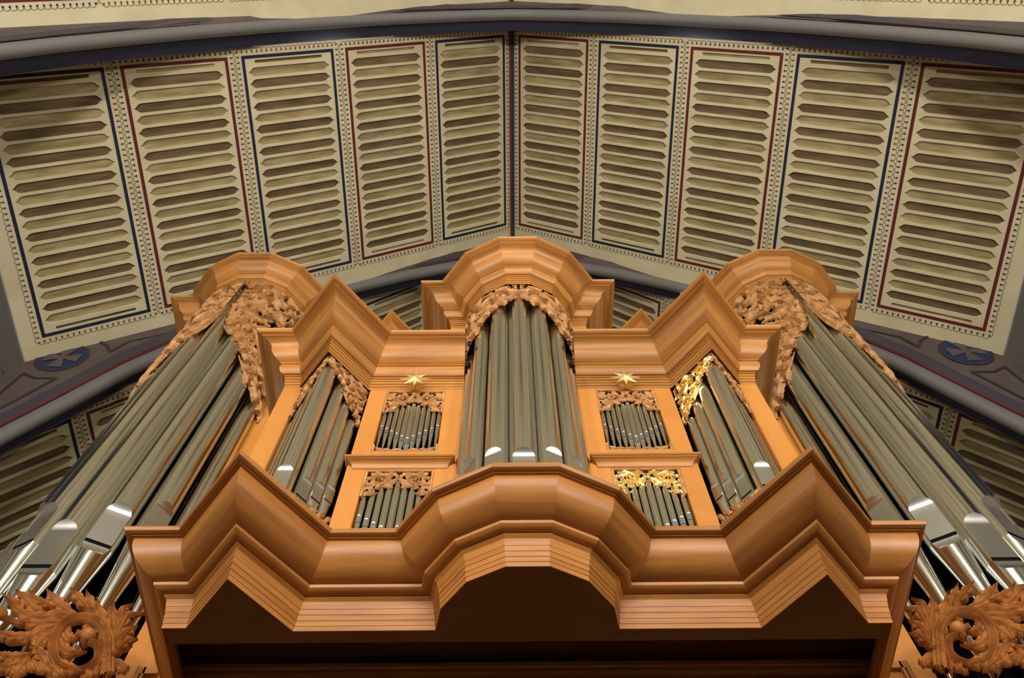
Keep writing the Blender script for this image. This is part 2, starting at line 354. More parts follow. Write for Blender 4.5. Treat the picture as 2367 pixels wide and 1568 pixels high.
# ---- arches ---------------------------------------------------------
AC = [(0, 15.25), (0.5, 15.1), (1.07, 14.87), (1.9, 14.42), (2.79, 13.80), (3.6, 13.08), (4.3, 12.3), (4.96, 11.44), (5.42, 10.70), (5.81, 9.80), (6.2, 8.95), (6.6, 8.0), (7.0, 6.9)]
ACF = [(-x, z) for x, z in AC[:0:-1]] + AC
def arch(k, ya):
    n = len(ACF)
    nrm = []
    for i in range(n):
        a = Vector(ACF[max(0, i-1)]); b = Vector(ACF[min(n-1, i+1)]); t = (b-a).normalized(); nrm.append(Vector((t.y, -t.x)) * (1 if True else 1))
    nrm = [v if v.y < 0 else -v for v in nrm]
    def band(pts, mat, name, parent=None, smooth=False, md=None):
        mb = MB(); m = len(pts); P = []
        for i in range(n):
            for e, y in pts:
                bx_, bz = ACF[i][0]+nrm[i].x*e, ACF[i][1]+nrm[i].y*e
                P.append((bx_, ya+(y if y is not None else fy(bx_, bz)-0.008), bz))
        mb.add(P, [(i*m+j, i*m+j+1, (i+1)*m+j+1, (i+1)*m+j) for i in range(n-1) for j in range(m-1)])
        return obj(name, mb, mat, parent, smooth=smooth)
    def ceil_z(x): return max(16.0-SL*abs(x)+0.02, 10.4)
    def curve_z(x):
        x = abs(x)
        for (xa, za), (xb, zb) in zip(AC, AC[1:]):
            if x <= xb: return za+(zb-za)*(x-xa)/(xb-xa)
        return AC[-1][1]
    def fy(x, z): return -0.09*max(0.0, min(1.0, (z-curve_z(x))/max(0.2, ceil_z(x)-curve_z(x))))-0.004   # the face leans towards the viewer
    mb = MB(); P = []
    for x, z in ACF: P += [(x, ya, z), (x, ya-0.09, max(z+0.1, ceil_z(x)) if abs(x) < 6.75 else 11.2)]
    mb.add(P, [(2*i, 2*i+1, 2*i+3, 2*i+2) for i in range(n-1)])
    f = tag(obj('trim_%d' % (k+3), mb, PLUM), ['plum painted roof arch with cross medallions behind the organ crown', 'plum painted roof arch crossing the top of the picture', 'plum painted roof arch over the viewer', 'plum painted roof arch behind the viewer', 'plum painted roof arch at the back'][k], kind='structure')
    band([(-0.26, None), (-0.16, None), (-0.06, None)], PLUMD, 'dark_band', f)
    band([(-0.075, -0.02), (-0.015, -0.02)], RED, 'red_line', f)
    band([(-0.01, -0.003), (0.04, -0.003), (0.09, 0.012), (0.125, 0.045), (0.14, 0.09), (0.13, 0.13), (0.10, 0.16)], ROLLM, 'roll_moulding', f, True)
    band([(0.10, 0.16), (0.06, 0.165)], RED, 'red_line', f)
    band([(0.06, 0.165), (0.02, 0.20), (-0.02, 0.27), (-0.06, 0.345)], NAVY, 'hollow_moulding', f, True)
    mb = MB(); P = []
    for x, z in ACF: c3 = H3-SL3*abs(x); P += [(x, ya+0.34, min(z+0.02, c3) if k == 0 else z+0.02), (x, ya+0.34, max(z+0.3, c3+0.02) if k == 0 else (16.05-SL*abs(x) if abs(x) < 6.8 else 11.2))]
    mb.add(P, [(2*i, 2*i+2, 2*i+3, 2*i+1) for i in range(n-1)]); obj('rear_face', mb, PLUM, f)
    if k > 0: return
    for s in (-1, 1):
        cx_, cz = s*6.27, 10.74
        def disc(r0, r1, y, mat, name, N=40):
            mb = MB(); P = []
            for i in range(N):
                a = 2*pi*i/N
                P += [(cx_+r_*cos(a), ya+y+fy(cx_+r_*cos(a), cz+r_*1.12*sin(a)), cz+r_*1.12*sin(a)) for r_ in (r0, r1)]
            if r0 == 0: mb.add([P[2*i+1] for i in range(N)], [tuple(range(N))])
            else: mb.add(P, [(2*i, 2*i+1, (2*i+3) % (2*N), (2*i+2) % (2*N)) for i in range(N)])
            return obj(name, mb, mat, f)
        disc(0, 0.31, -0.006, MEDB, 'medallion'); disc(0.31, 0.345, -0.008, BROWN, 'medallion_ring')
        mb = MB(); P = []                   # cross with flared arms
        for q in range(4):
            a0 = q*pi/2+pi/4*0
            for r, da in ((0.055, -0.75), (0.26, -0.42), (0.26, 0.42), (0.055, 0.75)):
                P.append((cx_+r*cos(a0+da), ya-0.014+fy(cx_+r*cos(a0+da), cz+1.12*r*sin(a0+da)), cz+1.12*r*sin(a0+da)))
        mb.add(P, [tuple(range(16))]); obj('medallion_cross', mb, PLUM, f)
        for poly, closed in (([(-6.61, 9.72), (-6.57, 10.28), (-6.36, 10.16), (-6.09, 10.19), (-6.42, 9.37)], False), ([(-3.9, 12.55), (-5.57, 11.28), (-5.71, 10.96), (-5.80, 11.12), (-5.95, 11.24), (-6.1, 11.30), (-5.71, 11.62), (-3.6, 13.05), (-3.9, 12.75)], False)):
            mb = MB()
            for (xa, za), (xb, zb) in zip(poly, poly[1:]):
                d = Vector((xb-xa, zb-za)).normalized(); nn = Vector((-d.y, d.x))*0.02
                a, b = Vector((xa, za))-d*0.012, Vector((xb, zb))+d*0.012
                q = [(a.x+nn.x, a.y+nn.y), (b.x+nn.x, b.y+nn.y), (b.x-nn.x, b.y-nn.y), (a.x-nn.x, a.y-nn.y)]
                q = [(-s*x if s > 0 else x, ya-0.01+fy(x, z), z) for x, z in q]
                mb.add(q, [(0, 1, 2, 3)])
            obj('painted_outline', mb, BROWN, f)
for k in range(5): arch(k, YA[k])

# ================================================================== THE ORGAN CASES
T = pi/14; YC = 2.712; A0 = 0.394
IMPOST = [(-0.0, 2.812), (0.004, 2.812), (0.006, 2.838), (0.008, 2.838), (0.010, 2.866), (0.012, 2.866), (0.015, 2.896), (0.017, 2.896), (0.021, 2.924), (0.023, 2.925), (0.030, 2.962), (0.044, 2.974), (0.044, 2.981),
          (0.060, 2.980), (0.076, 2.983), (0.088, 2.992), (0.092, 3.004), (0.086, 3.014), (0.076, 3.018)] + \
         [(0.076+0.138*sin(pi/2*k/9), 3.160-0.142*cos(pi/2*k/9)) for k in range(10)] + \
         [(0.214, 3.162), (0.228, 3.163), (0.228, 3.168), (0.240, 3.167), (0.253, 3.172), (0.260, 3.184), (0.257, 3.197), (0.246, 3.204), (0.0, 3.204)]
CROWN = [(-0.0, 0.0), (0.002, 0.0), (0.003, 0.026), (0.007, 0.028), (0.008, 0.054), (0.012, 0.056), (0.013, 0.082), (0.018, 0.084), (0.019, 0.104), (0.026, 0.106), (0.027, 0.116),
         (0.040, 0.119), (0.052, 0.128), (0.061, 0.144), (0.066, 0.164), (0.066, 0.186), (0.060, 0.200), (0.060, 0.206), (0.071, 0.208), (0.071, 0.218),
         (0.080, 0.221), (0.100, 0.230), (0.119, 0.244), (0.133, 0.262), (0.140, 0.282), (0.143, 0.302), (0.148, 0.320), (0.160, 0.336), (0.180, 0.346), (0.206, 0.350), (0.212, 0.350), (0.213, 0.358),
         (0.222, 0.359), (0.236, 0.360), (0.248, 0.367), (0.254, 0.379), (0.250, 0.392), (0.238, 0.398), (0.0, 0.398)]
def grooved(prof, at):
    out = []
    for k, (d, z) in enumerate(prof):
        out.append((d, z))
        if k in at: out += [(d-0.0022, z+0.0003), (d-0.0022, z+0.0016), (prof[k+1][0], z+0.002)]
    return out
IMPOST = grooved(IMPOST, (2, 4, 6)); CROWN = grooved(CROWN, (2, 4, 6, 8, 10))
def tower_pts(d, xc, yc, a0, yf):            # right half of a seven-sided bow running into a flat at yf
    a = a0+d; R = a/cos(T); P = []
    for m in (1, 3, 5): P.append((R*sin(m*T), yc-R*cos(m*T)))
    c, s = cos(6*T), sin(6*T)
    q = ((a+c*(yf-yc))/s, yf)
    if P[2][1] >= yf:                        # side facet swallowed by the flat
        n4c, n4s = cos(4*T), sin(4*T); x = (a+n4c*(yf-yc))/n4s; P[2] = (x, yf); q = (x, yf)
    return P+[q]
def main_half(d, yend):
    yf = 2.655-0.965*d; yo = yf-0.022; ap = 2.372-1.515*d; tn = 1.19
    P = tower_pts(d, 0, YC, A0, yf)
    P += [(1.238-(yf-ap)/tn, yf), (1.238, ap), (1.238+(yo-ap)/tn*0.97, yo), (1.552+1.02*d, yo), (1.552+1.02*d, yend)]
    return P
def wing_half(d, yc, a0, yfc, xw, yend):
    yf = yfc-0.965*d
    P = tower_pts(d, 0, yc, a0, yf); P += [(xw+d, yf), (xw+d, yend)]
    return P
def flats_half(d, yend): return [(0.374, 2.655-0.965*d)]+main_half(d, yend)[4:]
def full(h): return [(-x, y) for x, y in h[::-1]] + list(h)
def sweep_cornice(parent, prof, dz, outline, name, mat, skip=(), xo=0.0):
    rings = [outline(d) for d, z in prof]
    vl = [0.0]
    for (d0, z0), (d1, z1) in zip(prof, prof[1:]): vl.append(vl[-1]+math.hypot(d1-d0, z1-z0))
    n = len(rings[0])
    for i in range(n-1):
        if i in skip: continue
        mb = MB(); P = []; uv = []
        for j, (d, z) in enumerate(prof):
            a, b = rings[j][i], rings[j][i+1]
            t = Vector(rings[len(prof)//2][i+1])-Vector(rings[len(prof)//2][i]); t = t.normalized() if t.length > 1e-6 else Vector((1, 0))
            P += [(a[0]+xo, a[1], z+dz), (b[0]+xo, b[1], z+dz)]
            uv += [(Vector(a).dot(t), vl[j]+i*0.7), (Vector(b).dot(t), vl[j]+i*0.7)]
        mb.add(P, [(2*j, 2*j+1, 2*j+3, 2*j+2) for j in range(len(prof)-1)], uv)
        obj(name, mb, mat, parent, auto=28)
case = thing('organ_case', (0, 3.0, -1.6), 'honey oak front organ case with bowed centre tower and two pointed towers', 'organ case')
sweep_cornice(case, IMPOST, 0.0, lambda d: full(main_half(d, 3.5)), 'impost_moulding', IMPW)
UPZ = 5.005
CROWN_F = [(d, z*1.09) for d, z in CROWN]
sweep_cornice(case, CROWN_F, UPZ, lambda d: [(-x, y) for x, y in flats_half(d, 3.4)[::-1]], 'cornice_moulding', WOOD)
sweep_cornice(case, CROWN_F, UPZ, lambda d: flats_half(d, 3.4), 'cornice_moulding', WOOD)
sweep_cornice(case, CROWN, 6.05, lambda d: full(wing_half(d, YC, A0, 2.672, 0.52, 3.4)), 'crown_moulding', WOOD)
# soffit under the impost, lids over the cornices
def lid(name, pts, z0, z1, mat, parent, xo=0.0):
    mb = MB(); mb.prism([(x+xo, y) for x, y in pts], z0, z1); return obj(name, mb, mat, parent, grain=(1, 0, 0))
lid('soffit', full(main_half(0.0, 2.70)), 2.814, 2.84, SHADEW, case)
boxo('soffit_back', -1.552, 1.552, 2.70, 2.72, 2.814, 3.17, SHADEW, case, (1, 0, 0))
lid('toe_board', full(main_half(0.2, 3.5)), 3.17, 3.20, SHADEW, case)
lid('tower_lid', full(wing_half(0.2, YC, A0, 2.672, 0.52, 3.4)), 6.40, 6.44, SHADEW, case)
lid('tower_ceiling', full(wing_half(0.0, YC, A0, 2.672, 0.52, 3.4)), 6.055, 6.07, SHADEW, case)
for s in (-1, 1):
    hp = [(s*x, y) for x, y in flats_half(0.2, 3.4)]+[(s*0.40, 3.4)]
    lid('cornice_lid', hp if s > 0 else hp[::-1], UPZ+0.39, UPZ+0.42, SHADEW, case)
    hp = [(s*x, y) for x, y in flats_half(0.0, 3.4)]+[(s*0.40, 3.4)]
    lid('cornice_ceiling', hp if s > 0 else hp[::-1], UPZ+0.005, UPZ+0.02, SHADEW, case)
# lower case under the impost
boxo('lower_panel', -1.66, 1.66, 3.20, 3.24, -1.6, 3.08, WOOD, case, (1, 0, 0))
boxo('lower_rail', -1.69, 1.69, 3.15, 3.24, 3.10, 3.125, WOOD, case, (1, 0, 0))
boxo('lower_rail', -1.68, 1.68, 3.165, 3.24, 3.08, 3.10, WOOD, case, (1, 0, 0))
boxo('lower_rail', -1.67, 1.67, 3.17, 3.24, 3.125, 3.145, WOOD, case, (1, 0, 0))
for s in (-1, 1):
    boxo('lower_side', min(s*1.60, s*1.66), max(s*1.60, s*1.66), 3.24, 3.5, -1.6, 3.16, WOOD, case, (0, 0, 1))
    boxo('side_panel', min(s*1.53, s*1.552), max(s*1.53, s*1.552), 2.64, 3.5, 3.2, UPZ, WOOD, case, (0, 0, 1))
    # stiles of the flats and outer stiles
    boxo('stile', min(s*0.372, s*0.492), max(s*0.372, s*0.492), 2.655, 2.70, 3.2, UPZ+0.01, PANEL, case, (0, 0, 1))
    boxo('stile', min(s*0.875, s*0.985), max(s*0.875, s*0.985), 2.655, 2.70, 3.2, UPZ+0.01, PANEL, case, (0, 0, 1))
    boxo('stile', min(s*1.432, s*1.552), max(s*1.432, s*1.552), 2.632, 2.68, 3.2, UPZ+0.01, PANEL, case, (0, 0, 1))
    boxo('rail', min(s*0.492, s*0.875), max(s*0.492, s*0.875), 2.6552, 2.6998, 4.052, 4.242, PANEL, case, (1, 0, 0))
    boxo('rail', min(s*0.492, s*0.875), max(s*0.492, s*0.875), 2.6552, 2.6998, 4.986, UPZ+0.01, PANEL, case, (1, 0, 0))
    # shelf moulding between the two storeys
    prof = [(0.0, 4.058), (0.006, 4.062), (0.010, 4.082), (0.020, 4.098), (0.036, 4.108), (0.042, 4.109), (0.043, 4.115), (0.050, 4.115), (0.056, 4.121), (0.056, 4.129), (0.050, 4.136), (0.0, 4.138)]
    def ol(d, s=s):
        r = [(0.425-d*0.8, 2.70), (0.425-d*0.8, 2.655-d), (0.945+d, 2.655-d), (0.945+d, 2.70)]
        return r if s > 0 else [(-x, y) for x, y in r[::-1]]
    sweep_cornice(case, prof, 0, ol, 'shelf_moulding', WOOD)
    # jambs of the centre tower above the flats
    boxo('tower_jamb', min(s*0.385, s*0.52), max(s*0.385, s*0.52), 2.672, 2.71, UPZ+0.3, 6.06, PANEL, case, (0, 0, 1))
    boxo('tower_side', min(s*0.50, s*0.52), max(s*0.50, s*0.52), 2.70, 3.4, UPZ+0.3, 6.06, WOOD, case, (0, 0, 1))
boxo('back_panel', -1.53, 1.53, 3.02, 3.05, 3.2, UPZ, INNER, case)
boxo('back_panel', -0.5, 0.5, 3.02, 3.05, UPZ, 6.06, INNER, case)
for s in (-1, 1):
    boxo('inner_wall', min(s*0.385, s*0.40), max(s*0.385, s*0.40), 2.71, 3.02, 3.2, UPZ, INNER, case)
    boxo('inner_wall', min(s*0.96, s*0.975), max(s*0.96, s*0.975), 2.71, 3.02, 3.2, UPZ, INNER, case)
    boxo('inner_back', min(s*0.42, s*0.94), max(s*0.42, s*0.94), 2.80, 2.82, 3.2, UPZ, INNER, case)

# rear case, of which only the tips of the two pointed crowns show
rear = thing('rear_organ_case', (0, 4.2, -1.6), 'oak rear organ case whose crown tips show behind the front cornice', 'organ case')
boxo('case_body', -1.5, 1.5, 3.85, 4.6, -1.6, 7.5, WOOD, rear, (0, 0, 1))
for s in (-1, 1):
    def ol(d, s=s):
        ap = 3.60-1.3*d; yf = 3.86-d*0.9
        r = [(0.60, yf), (1.236-(yf-ap)/1.19, yf), (1.236, ap), (1.236+(yf-ap)/1.19, yf), (1.5+d, yf), (1.5+d, 4.5)]
        return r if s > 0 else [(-x, y) for x, y in r[::-1]]
    sweep_cornice(rear, CROWN, 7.48, ol, 'cornice_moulding', WOOD)
    r = ol(0.1); lid('cornice_lid', r+[(s*0.6, 4.5)] if s > 0 else r+[(s*0.6, 4.5)][::-1], 7.80, 7.86, WOOD, rear)

# pedal towers
PX, PY, PA = 3.02, 4.055, 0.578
PCZ = 9.105
PED = {}
for s in (-1, 1):
    side = 'left' if s < 0 else 'right'
    pc = thing('pedal_tower', (s*PX, PY, -1.6), 'tall oak pedal tower case with faceted round crown, %s of the front case' % side, 'organ case'); PED[s] = pc
    wo = lambda d: full(wing_half(d, PY, PA, 4.0, 0.80, 5.0))
    sweep_cornice(pc, [(d*1.04, z*0.98) for d, z in CROWN], PCZ, wo, 'crown_moulding', WOOD, xo=s*PX)
    lid('tower_lid', wo(0.2), PCZ+0.35, PCZ+0.385, WOOD, pc, xo=s*PX)
    lid('tower_ceiling', wo(0.0), PCZ+0.002, PCZ+0.02, SHADEW, pc, xo=s*PX)
    for t in (-1, 1):
        x0, x1 = s*PX+t*0.56, s*PX+t*(0.80 if t != s else 0.60)       # the outer side stands hidden behind the pipes
        boxo('stile', min(x0, x1), max(x0, x1), 4.0 if t != s else 4.10, 4.06 if t != s else 4.14, 3.9, PCZ, PANEL, pc, (0, 0, 1))
        boxo('side_panel', min(x1, x1-t*0.03), max(x1, x1-t*0.03), 4.12, 5.0, -1.6, PCZ, WOOD, pc, (0, 0, 1))
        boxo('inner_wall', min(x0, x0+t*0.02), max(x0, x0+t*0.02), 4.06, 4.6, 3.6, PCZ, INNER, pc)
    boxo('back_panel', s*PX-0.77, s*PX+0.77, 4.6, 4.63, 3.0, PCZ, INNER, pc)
    lid('base_block', wo(0.0), -1.6, 3.3, WOOD, pc, xo=s*PX)
    lid('toe_board', wo(0.03), 3.3, 3.36, WOOD, pc, xo=s*PX)
    # link panel between pedal tower and front case
    xa, xb = s*2.30, s*1.56
    boxo('link_panel', min(xa, xb), max(xa, xb), 4.03, 4.06, -1.6, 4.4, PANEL, pc, (0, 0, 1))
    xa, xb = s*2.47, s*2.345
    boxo('stile', min(xa, xb), max(xa, xb), 3.985, 4.05, -1.6, 3.95, PANEL, pc, (0, 0, 1))
    for q0, q1, yy in ((2.345, 2.325, 3.995), (2.325, 2.315, 4.015), (2.315, 2.30, 4.0)):
        boxo('panel_moulding', min(s*q0, s*q1), max(s*q0, s*q1), yy, 4.05, -1.6, 3.95, WOOD, pc, (0, 0, 1))

# ================================================================== PIPES
def sm(t): t = max(0.0, min(1.0, t)); return t*t*(3-2*t)
def pipe(x, y, ang, D, zb, zs, zt, label, group, N=32, ratio=0.64):
    """one flue pipe: axis (x, y), mouth facing ang (0 = towards the viewer), slot at zs, foot tip at zb, top at zt"""
    r = D/2; hm = 1.75*D; gap = 0.15*D; lip = 0.42*D
    th = thing('organ_pipe', (x, y, zb), label, 'organ pipe', group)
    def P(ph, rad, z): a = ang+ph; return (x+rad*sin(a), y-rad*cos(a), z)
    NM = 10; NS = 5; PF = math.acos(ratio)
    def ring(z, rr, dist):                  # dist None: plain round section
        pm = 0.0 if dist is None else min(PF, math.acos(min(1.0, dist/rr))); out = []
        for j in range(NM+1):
            p = -pm+2*pm*j/NM; out.append(P(p, rr if dist is None else dist/cos(p), z))
        for k in range(1, NS): out.append(P(pm+(PF-pm)*k/NS, rr, z))
        for k in range(N+1): out.append(P(PF+(2*pi-2*PF)*k/N, rr, z))
        for k in range(1, NS): out.append(P(2*pi-PF+(PF-pm)*k/NS, rr, z))
        return out
    def skin(rows, lipped, skip=()):        # lipped(k): the mouth columns of band k belong to the lip
        R = [ring(*q) for q in rows]; A, B = MB(), MB(); n = len(R[0])
        for k in range(len(rows)-1):
            for i in range(n):
                if k in skip and i < NM: continue
                j = (i+1) % n
                (B if (i < NM and lipped(k)) else A).add([R[k][i], R[k][j], R[k+1][j], R[k+1][i]], [(3, 2, 1, 0)])
        return A, B
    Wm = r*math.sqrt(1-ratio*ratio); tau = 0.9*Wm/hm          # round-headed upper lip: a half circle, then straight sides
    rows = [(zt, r, None), (zs+hm+0.5*(zt-zs-hm), r, None), (zs+hm+0.10*D, r, None), (zs+hm, r, r)]
    for t in [tau*(1-cos(pi/2*k/9)) for k in range(1, 10)]+[0.4, 0.6, 0.8, 1.0]:
        wd = Wm*math.sqrt(max(0, 1-max(0, 1-t/tau)**2)); rows.append((zs+hm*(1-t), r, math.sqrt(r*r-wd*wd)))
    rows.append((zs-gap, r, r*ratio))
    nb = len(rows)-1
    body, lipm = skin(rows, lambda k: 3 <= k < nb-1, (nb-1,))
    zj = zs-gap; TP = min(0.9, max(0.45, 0.135*(zj-zb)/r))      # cone of about eight degrees
    frows = []
    for k in range(8):
        t = k/7; z = zj-lip*t; rr = r*(1-TP*(zj-z)/(zj-zb)); frows.append((z, rr, rr*(ratio+(1-ratio)*(1-math.sqrt(max(0, 1-t*t))) if k < 7 else 1.0)))
    z = zj-lip-0.05*D; frows.append((z, r*(1-TP*(zj-z)/(zj-zb)), None))
    frows.append((zb, r*(1-TP), None))
    foot, low = skin(frows, lambda k: k < 7)
    def weld(mb):
        seen = {}; idx = []
        for v in mb.v:
            k = (round(v[0], 6), round(v[1], 6), round(v[2], 6))
            if k not in seen: seen[k] = len(seen)
            idx.append(seen[k])
        F = []
        for f in mb.f:
            g = []
            for i in f:
                if idx[i] not in g: g.append(idx[i])
            if len(g) > 2: F.append(g)
        mb.v = list(seen.keys()); mb.f = F; mb.m = [0]*len(F); mb.uv = [None]*len(F); return mb
    def true_normals(o, mb, slope):         # exact round shading on the welded shell
        nn = []
        for v in mb.v:
            d = Vector((v[0]-x, v[1]-y, 0)); d = d.normalized() if d.length > 1e-9 else Vector((0, 0, -1)); d.z = -slope; nn.append(d.normalized())
        o.data.normals_split_custom_set_from_vertices(nn); return o
    bo = true_normals(obj('body', weld(body), TIN, th, smooth=True), body, 0.0)
    obj('upper_lip', weld(lipm), LIP if D > 0.05 else LIPS, bo, auto=40)
    fo = true_normals(obj('foot', weld(foot), TIN, th, smooth=True), foot, r*TP/(zj-zb))
    obj('lower_lip', weld(low), LIP, fo, auto=40)
    mb = MB(); hw = r*0.74; dd = r*ratio*0.93
    c, s_ = cos(ang), sin(ang)
    def Q(a, d, z): return (x+a*c+d*s_, y+a*s_-d*c, z)
    pts = [Q(-hw, dd, zj-0.02*D), Q(hw, dd, zj-0.02*D), Q(hw, dd, zs+0.02*D), Q(-hw, dd, zs+0.02*D)]
    bk = [Q(-hw, dd-0.1*D, zj-0.02*D), Q(hw, dd-0.1*D, zj-0.02*D), Q(hw, dd-0.1*D, zs+0.02*D), Q(-hw, dd-0.1*D, zs+0.02*D)]
    mb.add(pts+bk, [(0, 1, 2, 3), (7, 6, 5, 4), (0, 4, 5, 1), (1, 5, 6, 2), (2, 6, 7, 3), (3, 7, 4, 0)])
    obj('mouth_slot', mb, VOID, bo)
    # closed top
    return th
ORD = ['first', 'second', 'third', 'fourth', 'fifth', 'sixth', 'seventh', 'eighth', 'ninth', 'tenth', 'eleventh']
# centre tower
for k in range(-3, 4):
    a = k*2*T; ak = abs(k); D = (0.150, 0.134, 0.118, 0.104)[ak]; rr = (A0-0.012)-D/2
    nm = 'tall middle pipe of the bowed centre tower' if k == 0 else '%s pipe from the left in the bowed centre tower' % ORD[k+3]
    pipe(rr*sin(a), YC-rr*cos(a), a, D, 3.20, 3.50+0.085*ak, (5.98, 5.85, 5.62, 5.4)[ak], nm, 'pipes of the centre tower', 48)
# pointed towers
LEG = Vector((0.235, 0.283)).normalized()      # from the apex back along a leg (x outward or inward, y back)
for s in (-1, 1):
    side = 'left' if s < 0 else 'right'
    for t in (-1, 0, 1):
        for j, (dist, D, zs, zt) in enumerate([(0.112, 0.088, 3.64, 4.85), (0.196, 0.077, 3.71, 4.72), (0.272, 0.069, 3.78, 4.60)] if t else [(0, 0.108, 3.58, 4.96)]):
            ex, ey = LEG.x*t, LEG.y
            px_ = s*1.226 + s*ex*dist; py_ = 2.43+ey*dist + D/2*0.55
            ang = 0 if t == 0 else (s*t)*math.atan2(LEG.y, LEG.x)
            if t == 0: lb = 'pipe on the point of the %s pointed tower' % side
            else: lb = '%s pipe back from the point, on the %s face of the %s pointed tower' % (ORD[j], 'outer' if t > 0 else 'inner', side)
            pipe(px_, py_+0.02, ang, D, 3.20, zs, zt, lb, 'pipes of the pointed towers', 40)
# flats: small pipes
for s in (-1, 1):
    side = 'left' if s < 0 else 'right'
    pd = (0.875-0.492)/11
    for k in range(11):
        c = abs(k-5); D = 0.0345-0.0013*c if c else 0.0375
        pipe(s*0.6835+(k-5)*(pd-0.0006), 2.682, 0, D, 4.23, 4.352+0.033*c, 4.83-0.012*c, '%s small pipe from the left in the upper panel %s of the centre tower' % (ORD[k], side), 'small pipes of the upper panels', 22, 0.84)
    pd = (0.875-0.492)/9
    for k in range(9):
        c = abs(k-4); D = 0.0405-0.0016*c
        pipe(s*0.6835+(k-4)*(pd-0.0006), 2.684, 0, D, 3.20, 3.46+0.035*c, 3.95-0.02*c, '%s small pipe from the left in the lower panel %s of the centre tower' % (ORD[k], side), 'small pipes of the lower panels', 22, 0.84)
# pedal pipes
for s in (-1, 1):
    side = 'left' if s < 0 else 'right'
    for k in range(-3, 4):
        a = k*2*T; ak = abs(k); D = (0.234, 0.222, 0.20, 0.175)[ak]; rr = 0.645-D*0.5*0.8
        rr = 0.602-D/2
        nm = 'big front pipe in the middle of the %s pedal tower' % side if k == 0 else '%s big pipe from the left in the %s pedal tower' % (ORD[k+3], side)
        pipe(s*PX+rr*sin(a), PY-rr*cos(a), a, D, 3.36+0.1*ak, (4.30, 4.59, 4.85, 5.09)[ak], (8.9, 8.3, 7.8, 7.3)[ak], nm, 'pedal tower pipes', 64)

# ================================================================== CARVING
def bez(P, n):
    out = []
    for i in range(n):
        t = i/(n-1); Q = [Vector(p) for p in P]
        while len(Q) > 1: Q = [Q[k]*(1-t)+Q[k+1]*t for k in range(len(Q)-1)]
        out.append(Q[0])
    return out
def catmull(P, n):
    P = [Vector(p) for p in P]; P = [P[0]*2-P[1]]+P+[P[-1]*2-P[-2]]; out = []; m = len(P)-3
    for i in range(n):
        t = i/(n-1)*m; k = min(int(t), m-1); f = t-k; a, b, c, d = P[k:k+4]
        out.append(0.5*((2*b)+(c-a)*f+(2*a-5*b+4*c-d)*f*f+(3*b-a-3*c+d)*f*f*f))
    return out
CC = (-1, -0.72, -0.5, -0.26, 0, 0.26, 0.5, 0.72, 1)
HC = (0.05, 0.62, 0.42, 0.95, 0.5, 0.95, 0.42, 0.62, 0.05)
def ribbon(S, sp, wf, relief, thick, lobes=0, curl=0.0, base=0.0, name='leaf', parent=None, mat=None, root=0.3):
    """an acanthus blade along the spine sp in panel space, raised from the panel by S(u, v, n)"""
    n = len(sp); L = MB(); P = []; m = len(CC)
    for i in range(n):
        t = i/(n-1); tg = (sp[min(n-1, i+1)]-sp[max(0, i-1)]); tg = tg.normalized() if tg.length > 1e-9 else Vector((1, 0)); nn = Vector((-tg.y, tg.x))
        w = wf(t)
        if lobes:
            ph = (t*lobes) % 1.0
            e = 0.52+0.48*max(0, sin(pi*ph))**0.6 if t < 0.97 else 0.7
        else: e = 1.0
        for c, h in zip(CC, HC):
            ac = abs(c); ww = w*c*(e if ac > 0.6 else (0.5+0.5*e if ac > 0.4 else 1.0))
            q = sp[i]+nn*ww+tg*(w*0.45*ac*ac if lobes else 0)
            hn = relief*(h*min(1, 0.35+w/(wf(0.45)+1e-9)*0.65)+0.0)+curl*t*t+base
            P.append(S(q.x, q.y, hn))
        for c in (-1, 1):
            q = sp[i]+nn*(w*c*e)+tg*(w*0.45 if lobes else 0)
            P.append(S(q.x, q.y, -thick*(1-0.75*t)+curl*t*t*0.9+base))
    k = m+2; F = []
    for i in range(n-1):
        for j in range(m-1): F.append((i*k+j, (i+1)*k+j, (i+1)*k+j+1, i*k+j+1))
        F.append((i*k+m, (i+1)*k+m, (i+1)*k, i*k)); F.append((i*k+m-1, (i+1)*k+m-1, (i+1)*k+m+1, i*k+m+1))
        F.append((i*k+m+1, (i+1)*k+m+1, (i+1)*k+m, i*k+m))
    L.add(P, F)
    return obj(name, L, mat, parent, auto=60)
def leaf(S, pts, w, relief, parent, mat, lobes=4, curl=0.0, base=0.0, n=None, thick=None):
    n = n or (lobes*6+3)
    sp = catmull(pts, n) if len(pts) > 3 else bez(pts, n)
    wf = lambda t: w*(0.26+0.74*sm(t/0.38))*(1-sm((t-0.55)/0.45)*0.95)
    return ribbon(S, sp, wf, relief, relief*0.8 if thick is None else thick, lobes, curl, base, 'leaf', parent, mat)
def scroll(S, c, r, a0, turns, dr, w, relief, parent, mat, lead=None):
    pts = list(lead) if lead else []
    pts = [Vector(p) for p in pts]
    n = 22
    for i in range(n):
        t = i/(n-1); a = a0+dr*2*pi*turns*t; rr = r*(1-0.80*t**0.8); pts.append(Vector((c[0]+rr*cos(a), c[1]+rr*sin(a))))
    wf = lambda t: w*(0.75+0.25*cos(pi*t))*(1-0.25*t)
    ribbon(S, pts, wf, relief*1.15, relief*0.8, 0, 0, relief*0.15, 'scroll', parent, mat)
    knob(S, c, r*0.2, relief*1.3, parent, mat)
